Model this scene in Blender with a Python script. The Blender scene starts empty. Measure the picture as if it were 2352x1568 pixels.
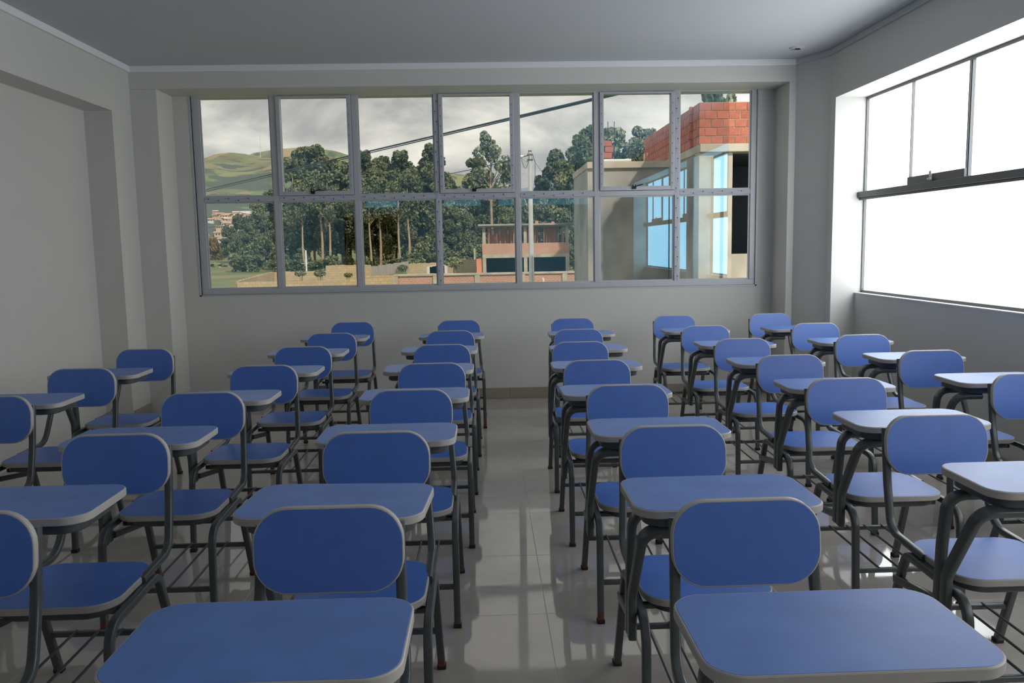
import bpy, bmesh, math, random
from mathutils import Vector, Matrix, noise
random.seed(7)
SC = bpy.context.scene
COL = SC.collection
PI = math.pi

# ------------------------------------------------------------------ camera
F_PX, PITCH, YAW, ROLL, CAM_H = 1888.9, .1156, .0315, -.0178, 1.3957
fw = Vector((math.sin(YAW)*math.cos(PITCH), math.cos(YAW)*math.cos(PITCH), -math.sin(PITCH)))
r0 = Vector((math.cos(YAW), -math.sin(YAW), 0)); u0 = r0.cross(fw)
rt = math.cos(ROLL)*r0 + math.sin(ROLL)*u0
up = -math.sin(ROLL)*r0 + math.cos(ROLL)*u0
cd = bpy.data.cameras.new('camera'); cam = bpy.data.objects.new('camera', cd); COL.objects.link(cam)
cd.sensor_fit = 'HORIZONTAL'; cd.sensor_width = 36; cd.lens = F_PX/2352*36
cd.clip_start = .05; cd.clip_end = 8000
m = Matrix((rt, up, -fw)).transposed().to_4x4(); m.translation = (0, 0, CAM_H)
cam.matrix_world = m
SC.camera = cam

def at(x, y, Y):
    """world point that lies at distance Y along the room and on this line of sight (survey of the outdoor things)"""
    d = fw + rt*((x-1176)/F_PX) - up*((y-784)/F_PX)
    return Vector((0, 0, CAM_H)) + d*(Y/d.y)

# ------------------------------------------------------------------ view, world, sun
SC.view_settings.view_transform = 'Standard'; SC.view_settings.look = 'None'
SC.view_settings.exposure = 0.0; SC.view_settings.gamma = 1.0
SC.view_settings.use_curve_mapping = False
SC.cycles.use_denoising = True
SC.cycles.max_bounces = 10; SC.cycles.diffuse_bounces = 5; SC.cycles.transparent_max_bounces = 12
SC.cycles.sample_clamp_indirect = 6
SC.cycles.caustics_reflective = False; SC.cycles.caustics_refractive = False

W = bpy.data.worlds.new('sky'); SC.world = W; W.use_nodes = True
nt = W.node_tree; nt.nodes.clear()
def wn(t): return nt.nodes.new(t)
out = wn('ShaderNodeOutputWorld'); bg = wn('ShaderNodeBackground'); bg.inputs['Strength'].default_value = 1.12
tc = wn('ShaderNodeTexCoord'); mp = wn('ShaderNodeMapping'); mp.inputs['Scale'].default_value = (1, 1, 2.2)
mp.inputs['Location'].default_value = (.35, .1, .3)
n1 = wn('ShaderNodeTexNoise'); n1.inputs['Scale'].default_value = 5.5; n1.inputs['Detail'].default_value = 10; n1.inputs['Roughness'].default_value = .56
n1.inputs['Distortion'].default_value = .35
cr = wn('ShaderNodeValToRGB'); e = cr.color_ramp.elements
e[0].position = .38; e[0].color = (.56, .57, .60, 1)
e[1].position = .60; e[1].color = (1.22, 1.19, 1.15, 1)
x = cr.color_ramp.elements.new(.50); x.color = (.92, .91, .90, 1)
nt.links.new(tc.outputs['Generated'], mp.inputs['Vector']); nt.links.new(mp.outputs['Vector'], n1.inputs['Vector'])
nt.links.new(n1.outputs['Fac'], cr.inputs['Fac']); nt.links.new(cr.outputs['Color'], bg.inputs['Color'])
nt.links.new(bg.outputs['Background'], out.inputs['Surface'])

sd = bpy.data.lights.new('sun', 'SUN'); sd.energy = 3.8; sd.angle = math.radians(1.5); sd.color = (1, .92, .80)
sun = bpy.data.objects.new('sun', sd); COL.objects.link(sun)
sun.rotation_euler = Vector((-.42, .72, -.62)).to_track_quat('-Z', 'Y').to_euler()

# strength of the two lit frosted window bands and of the clerestory behind the camera
FROST_A, FROST_B = 3.5, 4.9     # the band beside the camera looks out on a shadier side
CLERE_L = .62

# ------------------------------------------------------------------ materials
M = {}
def mat(name, col, rough=.6, metal=0, spec=.5, var=None, bump=None, coat=0, rnd=0):
    """principled; var=(scale, amount, detail) value noise; bump=(scale, strength, dist); rnd = per-object value variation"""
    mt = bpy.data.materials.new(name); mt.use_nodes = True; t = mt.node_tree; b = t.nodes['Principled BSDF']
    b.inputs['Base Color'].default_value = (*col, 1); b.inputs['Roughness'].default_value = rough
    b.inputs['Metallic'].default_value = metal; b.inputs['Specular IOR Level'].default_value = spec
    b.inputs['Coat Weight'].default_value = coat; b.inputs['Coat Roughness'].default_value = .08
    tcn = t.nodes.new('ShaderNodeTexCoord')
    src = None
    if var:
        n = t.nodes.new('ShaderNodeTexNoise'); n.inputs['Scale'].default_value = var[0]; n.inputs['Detail'].default_value = var[2] if len(var) > 2 else 5
        t.links.new(tcn.outputs['Object'], n.inputs['Vector'])
        mr = t.nodes.new('ShaderNodeMapRange'); mr.inputs[1].default_value = .3; mr.inputs[2].default_value = .7
        mr.inputs[3].default_value = 1-var[1]; mr.inputs[4].default_value = 1+var[1]
        t.links.new(n.outputs['Fac'], mr.inputs[0]); src = mr.outputs[0]
    if rnd:
        oi = t.nodes.new('ShaderNodeObjectInfo'); mr = t.nodes.new('ShaderNodeMapRange')
        mr.inputs[3].default_value = 1-rnd; mr.inputs[4].default_value = 1+rnd
        t.links.new(oi.outputs['Random'], mr.inputs[0])
        if src:
            mu = t.nodes.new('ShaderNodeMath'); mu.operation = 'MULTIPLY'; t.links.new(src, mu.inputs[0]); t.links.new(mr.outputs[0], mu.inputs[1]); src = mu.outputs[0]
        else: src = mr.outputs[0]
    if src:
        hs = t.nodes.new('ShaderNodeHueSaturation'); hs.inputs['Color'].default_value = (*col, 1)
        t.links.new(src, hs.inputs['Value']); t.links.new(hs.outputs['Color'], b.inputs['Base Color'])
    if bump:
        n = t.nodes.new('ShaderNodeTexNoise'); n.inputs['Scale'].default_value = bump[0]; n.inputs['Detail'].default_value = 4
        bn = t.nodes.new('ShaderNodeBump'); bn.inputs['Strength'].default_value = bump[1]; bn.inputs['Distance'].default_value = bump[2]
        t.links.new(tcn.outputs['Object'], n.inputs['Vector']); t.links.new(n.outputs['Fac'], bn.inputs['Height']); t.links.new(bn.outputs['Normal'], b.inputs['Normal'])
    M[name] = mt; return mt

mat('wall_paint', (.62, .615, .585), .55, var=(.8, .03), bump=(60, .15, .002))
mat('ceiling_paint', (.55, .57, .60), .7, var=(.6, .03))
mat('cornice_paint', (.80, .82, .84), .5)
mat('blue_laminate', (.055, .160, .56), .42, spec=1.0, var=(9, .06, 8), bump=(500, .12, .0004))
mat('seat_laminate', (.065, .175, .56), .42, spec=.42, var=(9, .08, 8), bump=(500, .12, .0004))
mat('tablet_laminate', (.10, .21, .55), .42, spec=.42, var=(7, .10, 8), bump=(500, .12, .0004))
mat('edge_band', (.44, .415, .39), .45, var=(30, .05))
mat('rubber', (.025, .018, .016), .7)
mat('aluminium', (.50, .515, .54), .42, metal=.15, var=(12, .03))
mat('dark_aluminium', (.13, .135, .14), .4, metal=.3)
mat('black_plastic', (.012, .012, .013), .4)
mat('film', (.47, .48, .53), .35)
mat('film_print', (.07, .10, .34), .5)
mat('baseboard_tile', (.33, .275, .225), .3, var=(3, .05), rnd=.02)
mat('grout', (.66, .60, .50), .6)
mat('dark_void', (.02, .02, .022), .8)  # darkness of the unlit corridor painted as near-black
mat('concrete', (.30, .295, .285), .85, var=(.7, .5, 8), bump=(6, .4, .02))
mat('concrete_pale', (.44, .405, .34), .85, var=(1.5, .2, 6))
mat('red_brick', (.42, .135, .085), .8, var=(5, .18, 5), rnd=.16, bump=(14, .5, .01))
mat('mortar', (.36, .28, .21), .9, var=(6, .2))
mat('bark', (.38, .30, .215), .9, var=(.8, .3, 6))
mat('galvanised', (.62, .64, .66), .35, metal=.4, var=(2, .1))
mat('cable', (.03, .045, .05), .6)
mat('timber', (.36, .26, .18), .8, rnd=.35)
mat('white_paint', (.75, .75, .74), .5)
mat('orange_brick', (.66, .26, .16), .8, var=(2, .15))
mat('dark_room', (.035, .045, .055), .9)  # shade inside openings is put into this near-black colour
mat('pink', (.75, .30, .30), .7)
mat('brown_earth', (.42, .23, .12), .9, var=(.5, .2))

def steel_paint():
    mt = mat('grey_steel', (.070, .080, .083), .30, spec=.6, var=(25, .12))
    t = mt.node_tree; b = t.nodes['Principled BSDF']; hs = b.inputs['Base Color'].links[0].from_socket
    tcn = t.nodes.new('ShaderNodeTexCoord'); sp = t.nodes.new('ShaderNodeSeparateXYZ'); t.links.new(tcn.outputs['Object'], sp.inputs[0])
    oi = t.nodes.new('ShaderNodeObjectInfo')
    n = t.nodes.new('ShaderNodeTexNoise'); n.inputs['Scale'].default_value = 45; n.inputs['Detail'].default_value = 5
    t.links.new(tcn.outputs['Object'], n.inputs['Vector'])
    # rust only low on the legs, more on some chairs than on others
    mr = t.nodes.new('ShaderNodeMapRange'); mr.inputs[1].default_value = .0; mr.inputs[2].default_value = .11; mr.inputs[3].default_value = 1; mr.inputs[4].default_value = 0
    t.links.new(sp.outputs['Z'], mr.inputs[0])
    mu = t.nodes.new('ShaderNodeMath'); mu.operation = 'MULTIPLY'; t.links.new(mr.outputs[0], mu.inputs[0]); t.links.new(oi.outputs['Random'], mu.inputs[1])
    ad = t.nodes.new('ShaderNodeMath'); ad.operation = 'ADD'; t.links.new(mu.outputs[0], ad.inputs[0]); t.links.new(n.outputs['Fac'], ad.inputs[1])
    m2 = t.nodes.new('ShaderNodeMapRange'); m2.inputs[1].default_value = .98; m2.inputs[2].default_value = 1.08; t.links.new(ad.outputs[0], m2.inputs[0])
    mx = t.nodes.new('ShaderNodeMix'); mx.data_type = 'RGBA'; mx.inputs[7].default_value = (.16, .035, .022, 1)
    t.links.new(m2.outputs[0], mx.inputs[0]); t.links.new(hs, mx.inputs[6]); t.links.new(mx.outputs[2], b.inputs['Base Color'])
steel_paint()

def tile_mat():
    mt = mat('porcelain_tile', (.345, .318, .285), .10, spec=.55, rnd=.03)
    t = mt.node_tree; b = t.nodes['Principled BSDF']
    g = t.nodes.new('ShaderNodeNewGeometry')
    n = t.nodes.new('ShaderNodeTexNoise'); n.inputs['Scale'].default_value = 1.6; n.inputs['Detail'].default_value = 9; n.inputs['Roughness'].default_value = .62; n.inputs['Distortion'].default_value = 1.2
    t.links.new(g.outputs['Position'], n.inputs['Vector'])
    c = t.nodes.new('ShaderNodeValToRGB'); c.color_ramp.elements[0].position = .35; c.color_ramp.elements[0].color = (.45, .412, .37, 1)
    c.color_ramp.elements[1].position = .68; c.color_ramp.elements[1].color = (.54, .497, .45, 1)
    t.links.new(n.outputs['Fac'], c.inputs[0]); t.links.new(c.outputs[0], b.inputs['Base Color'])
    n2 = t.nodes.new('ShaderNodeTexNoise'); n2.inputs['Scale'].default_value = 5; n2.inputs['Detail'].default_value = 5; t.links.new(g.outputs['Position'], n2.inputs['Vector'])
    mr = t.nodes.new('ShaderNodeMapRange'); mr.inputs[1].default_value = .35; mr.inputs[2].default_value = .7; mr.inputs[3].default_value = .02; mr.inputs[4].default_value = .07
    t.links.new(n2.outputs['Fac'], mr.inputs[0]); t.links.new(mr.outputs[0], b.inputs['Roughness'])
tile_mat()

def emit(name, col, s, var=0):
    mt = bpy.data.materials.new(name); mt.use_nodes = True; t = mt.node_tree; t.nodes.clear()
    o = t.nodes.new('ShaderNodeOutputMaterial'); em = t.nodes.new('ShaderNodeEmission'); em.inputs['Color'].default_value = (*col, 1); em.inputs['Strength'].default_value = s
    t.links.new(em.outputs[0], o.inputs[0]); M[name] = mt; return mt
emit('frosted_glass', (.95, .985, 1.0), FROST_B); emit('frosted_glass_shady', (.93, .975, 1.0), FROST_A)
emit('clerestory_glass', (.75, .95, .95), CLERE_L)

def glass_mats():
    # solar-control glass: coated room-side face mirrors in blue, lets warm light through; other faces clear
    mt = bpy.data.materials.new('coated_glass'); mt.use_nodes = True; t = mt.node_tree; t.nodes.clear()
    o = t.nodes.new('ShaderNodeOutputMaterial'); tr = t.nodes.new('ShaderNodeBsdfTransparent'); tr.inputs[0].default_value = (.66, .64, .585, 1)
    gl = t.nodes.new('ShaderNodeBsdfGlossy'); gl.inputs['Color'].default_value = (.065, .155, .215, 1); gl.inputs['Roughness'].default_value = .0
    ad = t.nodes.new('ShaderNodeAddShader'); t.links.new(tr.outputs[0], ad.inputs[0]); t.links.new(gl.outputs[0], ad.inputs[1]); t.links.new(ad.outputs[0], o.inputs[0])
    M['coated_glass'] = mt
    mt = bpy.data.materials.new('clear_glass'); mt.use_nodes = True; t = mt.node_tree; t.nodes.clear()
    o = t.nodes.new('ShaderNodeOutputMaterial'); tr = t.nodes.new('ShaderNodeBsdfTransparent'); tr.inputs[0].default_value = (.98, .99, .98, 1)
    t.links.new(tr.outputs[0], o.inputs[0]); M['clear_glass'] = mt
glass_mats()

def brick_tex(name, c1, c2, mort, bw, bh, ms=.012, plane='XZ'):
    mt = bpy.data.materials.new(name); mt.use_nodes = True; t = mt.node_tree; b = t.nodes['Principled BSDF']; b.inputs['Roughness'].default_value = .9
    tcn = t.nodes.new('ShaderNodeTexCoord'); sp = t.nodes.new('ShaderNodeSeparateXYZ'); cb = t.nodes.new('ShaderNodeCombineXYZ')
    ad = t.nodes.new('ShaderNodeMath'); ad.operation = 'ADD'
    t.links.new(tcn.outputs['Object'], sp.inputs[0]); t.links.new(sp.outputs['X'], ad.inputs[0]); t.links.new(sp.outputs['Y'], ad.inputs[1])
    t.links.new(ad.outputs[0], cb.inputs['X']); t.links.new(sp.outputs['Z'], cb.inputs['Y'])
    bt = t.nodes.new('ShaderNodeTexBrick'); bt.inputs['Scale'].default_value = 1; bt.inputs['Brick Width'].default_value = bw; bt.inputs['Row Height'].default_value = bh
    bt.inputs['Mortar Size'].default_value = ms; bt.inputs['Color1'].default_value = (*c1, 1); bt.inputs['Color2'].default_value = (*c2, 1); bt.inputs['Mortar'].default_value = (*mort, 1)
    t.links.new(cb.outputs[0], bt.inputs['Vector'])
    n = t.nodes.new('ShaderNodeTexNoise'); n.inputs['Scale'].default_value = .6; n.inputs['Detail'].default_value = 8; t.links.new(tcn.outputs['Object'], n.inputs['Vector'])
    hs = t.nodes.new('ShaderNodeHueSaturation'); mr = t.nodes.new('ShaderNodeMapRange'); mr.inputs[3].default_value = .7; mr.inputs[4].default_value = 1.3
    t.links.new(n.outputs['Fac'], mr.inputs[0]); t.links.new(mr.outputs[0], hs.inputs['Value']); t.links.new(bt.outputs['Color'], hs.inputs['Color']); t.links.new(hs.outputs[0], b.inputs['Base Color'])
    M[name] = mt
brick_tex('small_brick', (.52, .22, .15), (.44, .17, .12), (.50, .40, .32), .26, .11, .022)
brick_tex('tan_block', (.52, .41, .26), (.44, .35, .22), (.34, .27, .18), .42, .21, .018)
brick_tex('pink_brick', (.54, .29, .22), (.48, .24, .18), (.50, .36, .29), .26, .10, .015)

def leaf_mat(name, c1, c2):
    mt = bpy.data.materials.new(name); mt.use_nodes = True; t = mt.node_tree; b = t.nodes['Principled BSDF']; b.inputs['Roughness'].default_value = .6
    b.inputs['Specular IOR Level'].default_value = .25
    g = t.nodes.new('ShaderNodeNewGeometry'); n = t.nodes.new('ShaderNodeTexNoise'); n.inputs['Scale'].default_value = .55; n.inputs['Detail'].default_value = 3
    t.links.new(g.outputs['Position'], n.inputs['Vector'])
    ad = t.nodes.new('ShaderNodeMath'); ad.operation = 'MULTIPLY_ADD'; ad.inputs[1].default_value = .45; t.links.new(g.outputs['Random Per Island'], ad.inputs[0]); t.links.new(n.outputs['Fac'], ad.inputs[2])
    sb = t.nodes.new('ShaderNodeMath'); sb.operation = 'SUBTRACT'; sb.inputs[1].default_value = .22; t.links.new(ad.outputs[0], sb.inputs[0])
    c = t.nodes.new('ShaderNodeValToRGB'); c.color_ramp.elements[0].position = .3; c.color_ramp.elements[0].color = (*c1, 1); c.color_ramp.elements[1].position = .72; c.color_ramp.elements[1].color = (*c2, 1)
    t.links.new(sb.outputs[0], c.inputs[0]); t.links.new(c.outputs[0], b.inputs['Base Color']); M[name] = mt
leaf_mat('leaf_dark', (.070, .095, .060), (.24, .27, .15))  # here and in leaf_mid the greens are greyed, haze put into the colour
leaf_mat('leaf_mid', (.08, .11, .06), (.29, .30, .15))
leaf_mat('leaf_grey', (.13, .17, .13), (.40, .45, .33))
leaf_mat('leaf_rust', (.12, .09, .03), (.34, .24, .09))

def ground_mat():
    mt = bpy.data.materials.new('meadow'); mt.use_nodes = True; t = mt.node_tree; b = t.nodes['Principled BSDF']; b.inputs['Roughness'].default_value = .95
    g = t.nodes.new('ShaderNodeNewGeometry'); n = t.nodes.new('ShaderNodeTexNoise'); n.inputs['Scale'].default_value = .12; n.inputs['Detail'].default_value = 8
    t.links.new(g.outputs['Position'], n.inputs['Vector']); c = t.nodes.new('ShaderNodeValToRGB')
    c.color_ramp.elements[0].position = .38; c.color_ramp.elements[0].color = (.10, .15, .045, 1); c.color_ramp.elements[1].position = .62; c.color_ramp.elements[1].color = (.24, .22, .11, 1)
    t.links.new(n.outputs['Fac'], c.inputs[0]); t.links.new(c.outputs[0], b.inputs['Base Color']); M['meadow'] = mt
    mt = bpy.data.materials.new('hazy_hill_fields'); mt.use_nodes = True; t = mt.node_tree; b = t.nodes['Principled BSDF']; b.inputs['Roughness'].default_value = 1
    b.inputs['Specular IOR Level'].default_value = .05
    g = t.nodes.new('ShaderNodeNewGeometry'); mpn = t.nodes.new('ShaderNodeMapping'); mpn.inputs['Scale'].default_value = (.016, .003, .028)
    t.links.new(g.outputs['Position'], mpn.inputs['Vector'])
    v = t.nodes.new('ShaderNodeTexVoronoi'); v.inputs['Scale'].default_value = 1.6; v.inputs['Randomness'].default_value = .9
    nn = t.nodes.new('ShaderNodeTexNoise'); nn.inputs['Scale'].default_value = 2; nn.inputs['Detail'].default_value = 4
    t.links.new(mpn.outputs[0], nn.inputs['Vector'])
    va = t.nodes.new('ShaderNodeVectorMath'); va.operation = 'MULTIPLY_ADD'; va.inputs[1].default_value = (.7, .7, .7)
    t.links.new(nn.outputs['Color'], va.inputs[0]); t.links.new(mpn.outputs[0], va.inputs[2]); t.links.new(va.outputs[0], v.inputs['Vector'])
    sp = t.nodes.new('ShaderNodeSeparateColor'); t.links.new(v.outputs['Color'], sp.inputs[0])
    c = t.nodes.new('ShaderNodeValToRGB'); c.color_ramp.interpolation = 'EASE'
    els = [(.0, (.16, .17, .12)), (.3, (.22, .23, .14)), (.5, (.30, .26, .15)), (.68, (.34, .27, .17)), (.85, (.17, .25, .13)), (1, (.14, .16, .12))]  # field tones with distance haze mixed into the colour
    c.color_ramp.elements[0].color = (*els[0][1], 1); c.color_ramp.elements[1].color = (*els[-1][1], 1)
    for p, q in els[1:-1]: k = c.color_ramp.elements.new(p); k.color = (*q, 1)
    t.links.new(sp.outputs[0], c.inputs[0])
    # scrub and woodland patches
    n2 = t.nodes.new('ShaderNodeTexNoise'); n2.inputs['Scale'].default_value = .018; n2.inputs['Detail'].default_value = 9; n2.inputs['Roughness'].default_value = .65; t.links.new(g.outputs['Position'], n2.inputs['Vector'])
    spz = t.nodes.new('ShaderNodeSeparateXYZ'); t.links.new(g.outputs['Position'], spz.inputs[0])
    mz = t.nodes.new('ShaderNodeMapRange'); mz.inputs[1].default_value = 30; mz.inputs[2].default_value = 120; mz.inputs[3].default_value = .10; mz.inputs[4].default_value = -.06; t.links.new(spz.outputs['Z'], mz.inputs[0])
    a = t.nodes.new('ShaderNodeMath'); a.operation = 'ADD'; t.links.new(n2.outputs['Fac'], a.inputs[0]); t.links.new(mz.outputs[0], a.inputs[1])
    m3 = t.nodes.new('ShaderNodeMapRange'); m3.inputs[1].default_value = .50; m3.inputs[2].default_value = .54; t.links.new(a.outputs[0], m3.inputs[0])
    mx = t.nodes.new('ShaderNodeMix'); mx.data_type = 'RGBA'; mx.inputs[7].default_value = (.115, .135, .115, 1)
    t.links.new(m3.outputs[0], mx.inputs[0]); t.links.new(c.outputs[0], mx.inputs[6]); t.links.new(mx.outputs[2], b.inputs['Base Color']); M['hazy_hill_fields'] = mt
ground_mat()
mat('far_hazy_hill', (.20, .26, .32), 1)  # blue-grey is aerial haze put into the hill's colour

# ------------------------------------------------------------------ mesh helpers
def obj(name, bm, m=None, parent=None, smooth=None, loc=None):
    me = bpy.data.meshes.new(name)
    bmesh.ops.recalc_face_normals(bm, faces=bm.faces)
    if smooth is not None:
        for f in bm.faces: f.smooth = True
        for e in bm.edges:
            if len(e.link_faces) == 2 and e.calc_face_angle(0) > smooth: e.smooth = False
    bm.to_mesh(me); bm.free()
    if m:
        for k in (m if isinstance(m, (list, tuple)) else [m]): me.materials.append(M[k])
    o = bpy.data.objects.new(name, me); COL.objects.link(o)
    if parent: o.parent = parent
    if loc: o.location = loc
    return o
def link(name, me, parent=None, loc=(0, 0, 0)):
    o = bpy.data.objects.new(name, me); COL.objects.link(o); o.location = loc
    if parent: o.parent = parent
    return o
def tag(o, label=None, cat=None, group=None, kind=None):
    if label: o['label'] = label
    if cat: o['category'] = cat
    if group: o['group'] = group
    if kind: o['kind'] = kind
    return o
def empty(name, loc=(0, 0, 0)):
    o = bpy.data.objects.new(name, None); COL.objects.link(o); o.location = loc; o.empty_display_size = .1; return o
def box(bm, a, b, mi=0, bev=0):
    x0, y0, z0 = a; x1, y1, z1 = b
    r = bmesh.ops.create_cube(bm, size=1, matrix=Matrix.Translation(((x0+x1)/2, (y0+y1)/2, (z0+z1)/2)) @ Matrix.Diagonal((abs(x1-x0), abs(y1-y0), abs(z1-z0), 1)))
    fs = {f for v in r['verts'] for f in v.link_faces}
    for f in fs: f.material_index = mi
    if bev:
        es = list({e for v in r['verts'] for e in v.link_edges})
        bmesh.ops.bevel(bm, geom=es, offset=bev, segments=2, profile=.6, affect='EDGES')
    return r
def B(*bs, bev=0):
    bm = bmesh.new()
    for a, b in bs: box(bm, a, b, bev=bev)
    return bm
def fillet(pts, r, n=6):
    """round the inner corners of a polyline"""
    pts = [Vector(p) for p in pts]; out = [pts[0]]
    for i in range(1, len(pts)-1):
        p, a, b = pts[i], pts[i-1], pts[i+1]
        ri = r[i-1] if isinstance(r, (list, tuple)) else r
        da = (a-p).normalized(); db = (b-p).normalized(); ang = da.angle(db)
        d = min(ri/math.tan(ang/2), (a-p).length*.49, (b-p).length*.49) if ang < PI-.02 else 0
        if d < 1e-5: out.append(p); continue
        s, t = p+da*d, p+db*d
        for k in range(n+1):
            q = k/n; out.append((1-q)**2*s + 2*q*(1-q)*p + q*q*t)
    out.append(pts[-1]); return out
def section(w, h, r, n=3):
    P = []
    for cx, cy, a0 in ((w/2-r, h/2-r, 0), (-w/2+r, h/2-r, PI/2), (-w/2+r, -h/2+r, PI), (w/2-r, -h/2+r, 1.5*PI)):
        for k in range(n+1):
            a = a0+k/n*PI/2; P.append((cx+r*math.cos(a), cy+r*math.sin(a)))
    return P
def sweep(bm, path, sec, side0):
    """sweep a section; first section axis starts along side0 and is carried along the path"""
    path = [Vector(p) for p in path]; rings = []; side = Vector(side0)
    for i, p in enumerate(path):
        t = ((path[min(i+1, len(path)-1)]-p).normalized() + (p-path[max(i-1, 0)]).normalized()).normalized() if 0 < i < len(path)-1 else (path[1]-path[0] if i == 0 else path[-1]-path[-2]).normalized()
        side = (side - t*side.dot(t)).normalized(); v2 = t.cross(side)
        rings.append([bm.verts.new(p+side*a+v2*b) for a, b in sec])
    n = len(sec)
    for A, C in zip(rings, rings[1:]):
        for k in range(n): bm.faces.new((A[k], A[(k+1) % n], C[(k+1) % n], C[k]))
    bm.faces.new(rings[0][::-1]); bm.faces.new(rings[-1])
def tube(bm, pts, r, n=8):
    pts = [Vector(p) for p in pts]; t = (pts[1]-pts[0]).normalized()
    s = Vector((0, 0, 1)) if abs(t.z) < .9 else Vector((1, 0, 0))
    sweep(bm, pts, [(r*math.cos(2*PI*k/n), r*math.sin(2*PI*k/n)) for k in range(n)], s)
def rrect(x0, x1, y0, y1, r, n=8):
    P = []
    for cx, cy, a0 in ((x1-r, y1-r, 0), (x0+r, y1-r, PI/2), (x0+r, y0+r, PI), (x1-r, y0+r, 1.5*PI)):
        for k in range(n+1):
            a = a0+k/n*PI/2; P.append((cx+r*math.cos(a), cy+r*math.sin(a)))
    return P
def slab(bm, P, z0, z1, f=lambda p: p, bev=0):
    n = len(P)
    cx = sum(p[0] for p in P)/n; cy = sum(p[1] for p in P)/n
    def ring(z, ins):
        return [bm.verts.new(f(Vector((p[0]-ins*(p[0]-cx)/max(1e-6, math.hypot(p[0]-cx, p[1]-cy)), p[1]-ins*(p[1]-cy)/max(1e-6, math.hypot(p[0]-cx, p[1]-cy)), z)))) for p in P]
    R = [ring(z0, bev), ring(z0+bev, 0), ring(z1-bev, 0), ring(z1, bev)] if bev else [ring(z0, 0), ring(z1, 0)]
    for A, C in zip(R, R[1:]):
        for k in range(n): bm.faces.new((A[k], A[(k+1) % n], C[(k+1) % n], C[k]))
    bm.faces.new(R[0][::-1]); bm.faces.new(R[-1])
def offset_out(P, d):
    n = len(P); Q = []
    for i in range(n):
        a, b, c = Vector(P[i-1]), Vector(P[i]), Vector(P[(i+1) % n])
        t = (c-a).normalized(); Q.append((b.x+t.y*d, b.y-t.x*d))
    return Q
def band(bm, P, d, z0, z1, f=lambda p: p, e=.0025):
    """closed edging strip outside outline P, thickness d, softly rounded"""
    Q = offset_out(P, d); Qm = offset_out(P, d-e); n = len(P)
    prof = [(P, z1), (Qm, z1), (Q, z1-e), (Q, z0+e), (Qm, z0), (P, z0)]
    R = [[bm.verts.new(f(Vector((q[0], q[1], z)))) for q in pts] for pts, z in prof]
    for i in range(len(R)):
        A, C = R[i], R[(i+1) % len(R)]
        for k in range(n): bm.faces.new((A[k], A[(k+1) % n], C[(k+1) % n], C[k]))

# ================================================================== THE ROOM
XL, XLR, XR = -2.92, -3.14, 2.85     # left wall face, left recess, right wall face
YB, Y1, Y2 = -1.6, 7.13, 7.48        # wall behind camera, beam plane, window wall
ZC, ZN = 2.93, 2.745                 # ceiling, soffit of the window recess
def S(name, bm, m, smooth=None, parent=None):
    o = obj(name, bm, m, parent, smooth)
    if not parent: o['kind'] = 'structure'
    return o

# floor: grout bed and tiles, each tile a part
floor = S('floor', B(((XLR-.1, YB-.2, -.12), (3.3, 7.7, -.0007))), 'grout')
GX, GY = .2081, 2.9934
cache = {}
xs = [XLR] + [GX+.6*i for i in range(-5, 6) if XLR < GX+.6*i < 3.05] + [3.05]
ys = [YB] + [GY+.6*j for j in range(-8, 9) if YB < GY+.6*j < 7.48] + [7.48]
for i in range(len(xs)-1):
    for j in range(len(ys)-1):
        w, d = xs[i+1]-xs[i]-.0024, ys[j+1]-ys[j]-.0024
        if w < .02 or d < .02: continue
        k = (round(w, 3), round(d, 3))
        if k not in cache:
            bm = bmesh.new(); h = .0005
            v = [bm.verts.new(p) for p in ((0, 0, -.01), (w, 0, -.01), (w, d, -.01), (0, d, -.01), (0, 0, -h), (w, 0, -h), (w, d, -h), (0, d, -h), (h, h, 0), (w-h, h, 0), (w-h, d-h, 0), (h, d-h, 0))]
            for a in (0, 4):
                for q in range(4): bm.faces.new((v[a+q], v[a+(q+1) % 4], v[a+4+(q+1) % 4], v[a+4+q]))
            bm.faces.new(v[8:12]); me = bpy.data.meshes.new('tile'); bm.to_mesh(me); bm.free(); me.materials.append(M['porcelain_tile']); cache[k] = me
        link('tile', cache[k], floor, (xs[i]+.0012, ys[j]+.0012, 0))

S('ceiling', B(((XLR-.2, YB-.2, ZC), (3.4, 7.8, ZC+.15))), 'ceiling_paint')
# window wall (towards the hills), with frame of beam and pilasters in front
WX0, WX1, WZ0, WZ1 = -2.545, 2.475, 1.005, ZN
bm = B(((XLR-.2, Y2, -.05), (3.4, Y2+.2, WZ0)), ((XLR-.2, Y2, WZ0), (WX0, Y2+.2, ZC)), ((WX1, Y2, WZ0), (3.4, Y2+.2, ZC)), ((WX0, Y2, ZN), (WX1, Y2+.2, ZC)))
S('wall_back', bm, 'wall_paint')
S('trim_1', B(((XLR-.1, Y1, ZN), (2.69, Y2, ZC)), ((XLR-.1, Y1, -.02), (-2.70, Y2, ZN)), ((2.63, Y1, -.02), (2.69, Y2, ZN)), bev=.004), 'wall_paint')
# oblique pier between window wall and right wall
bm = bmesh.new()
pts = [(2.69, Y1), (2.85, 6.79), (2.85, 6.70), (3.5, 6.70), (3.5, Y2), (2.69, Y2)]
slabpts = [bm.verts.new((x, y, z)) for z in (-.02, ZC) for x, y in pts]; n = len(pts)
for k in range(n): bm.faces.new((slabpts[k], slabpts[(k+1) % n], slabpts[n+(k+1) % n], slabpts[n+k]))
bm.faces.new(slabpts[:n][::-1]); bm.faces.new(slabpts[n:])
S('trim_2', bm, 'wall_paint')
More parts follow.
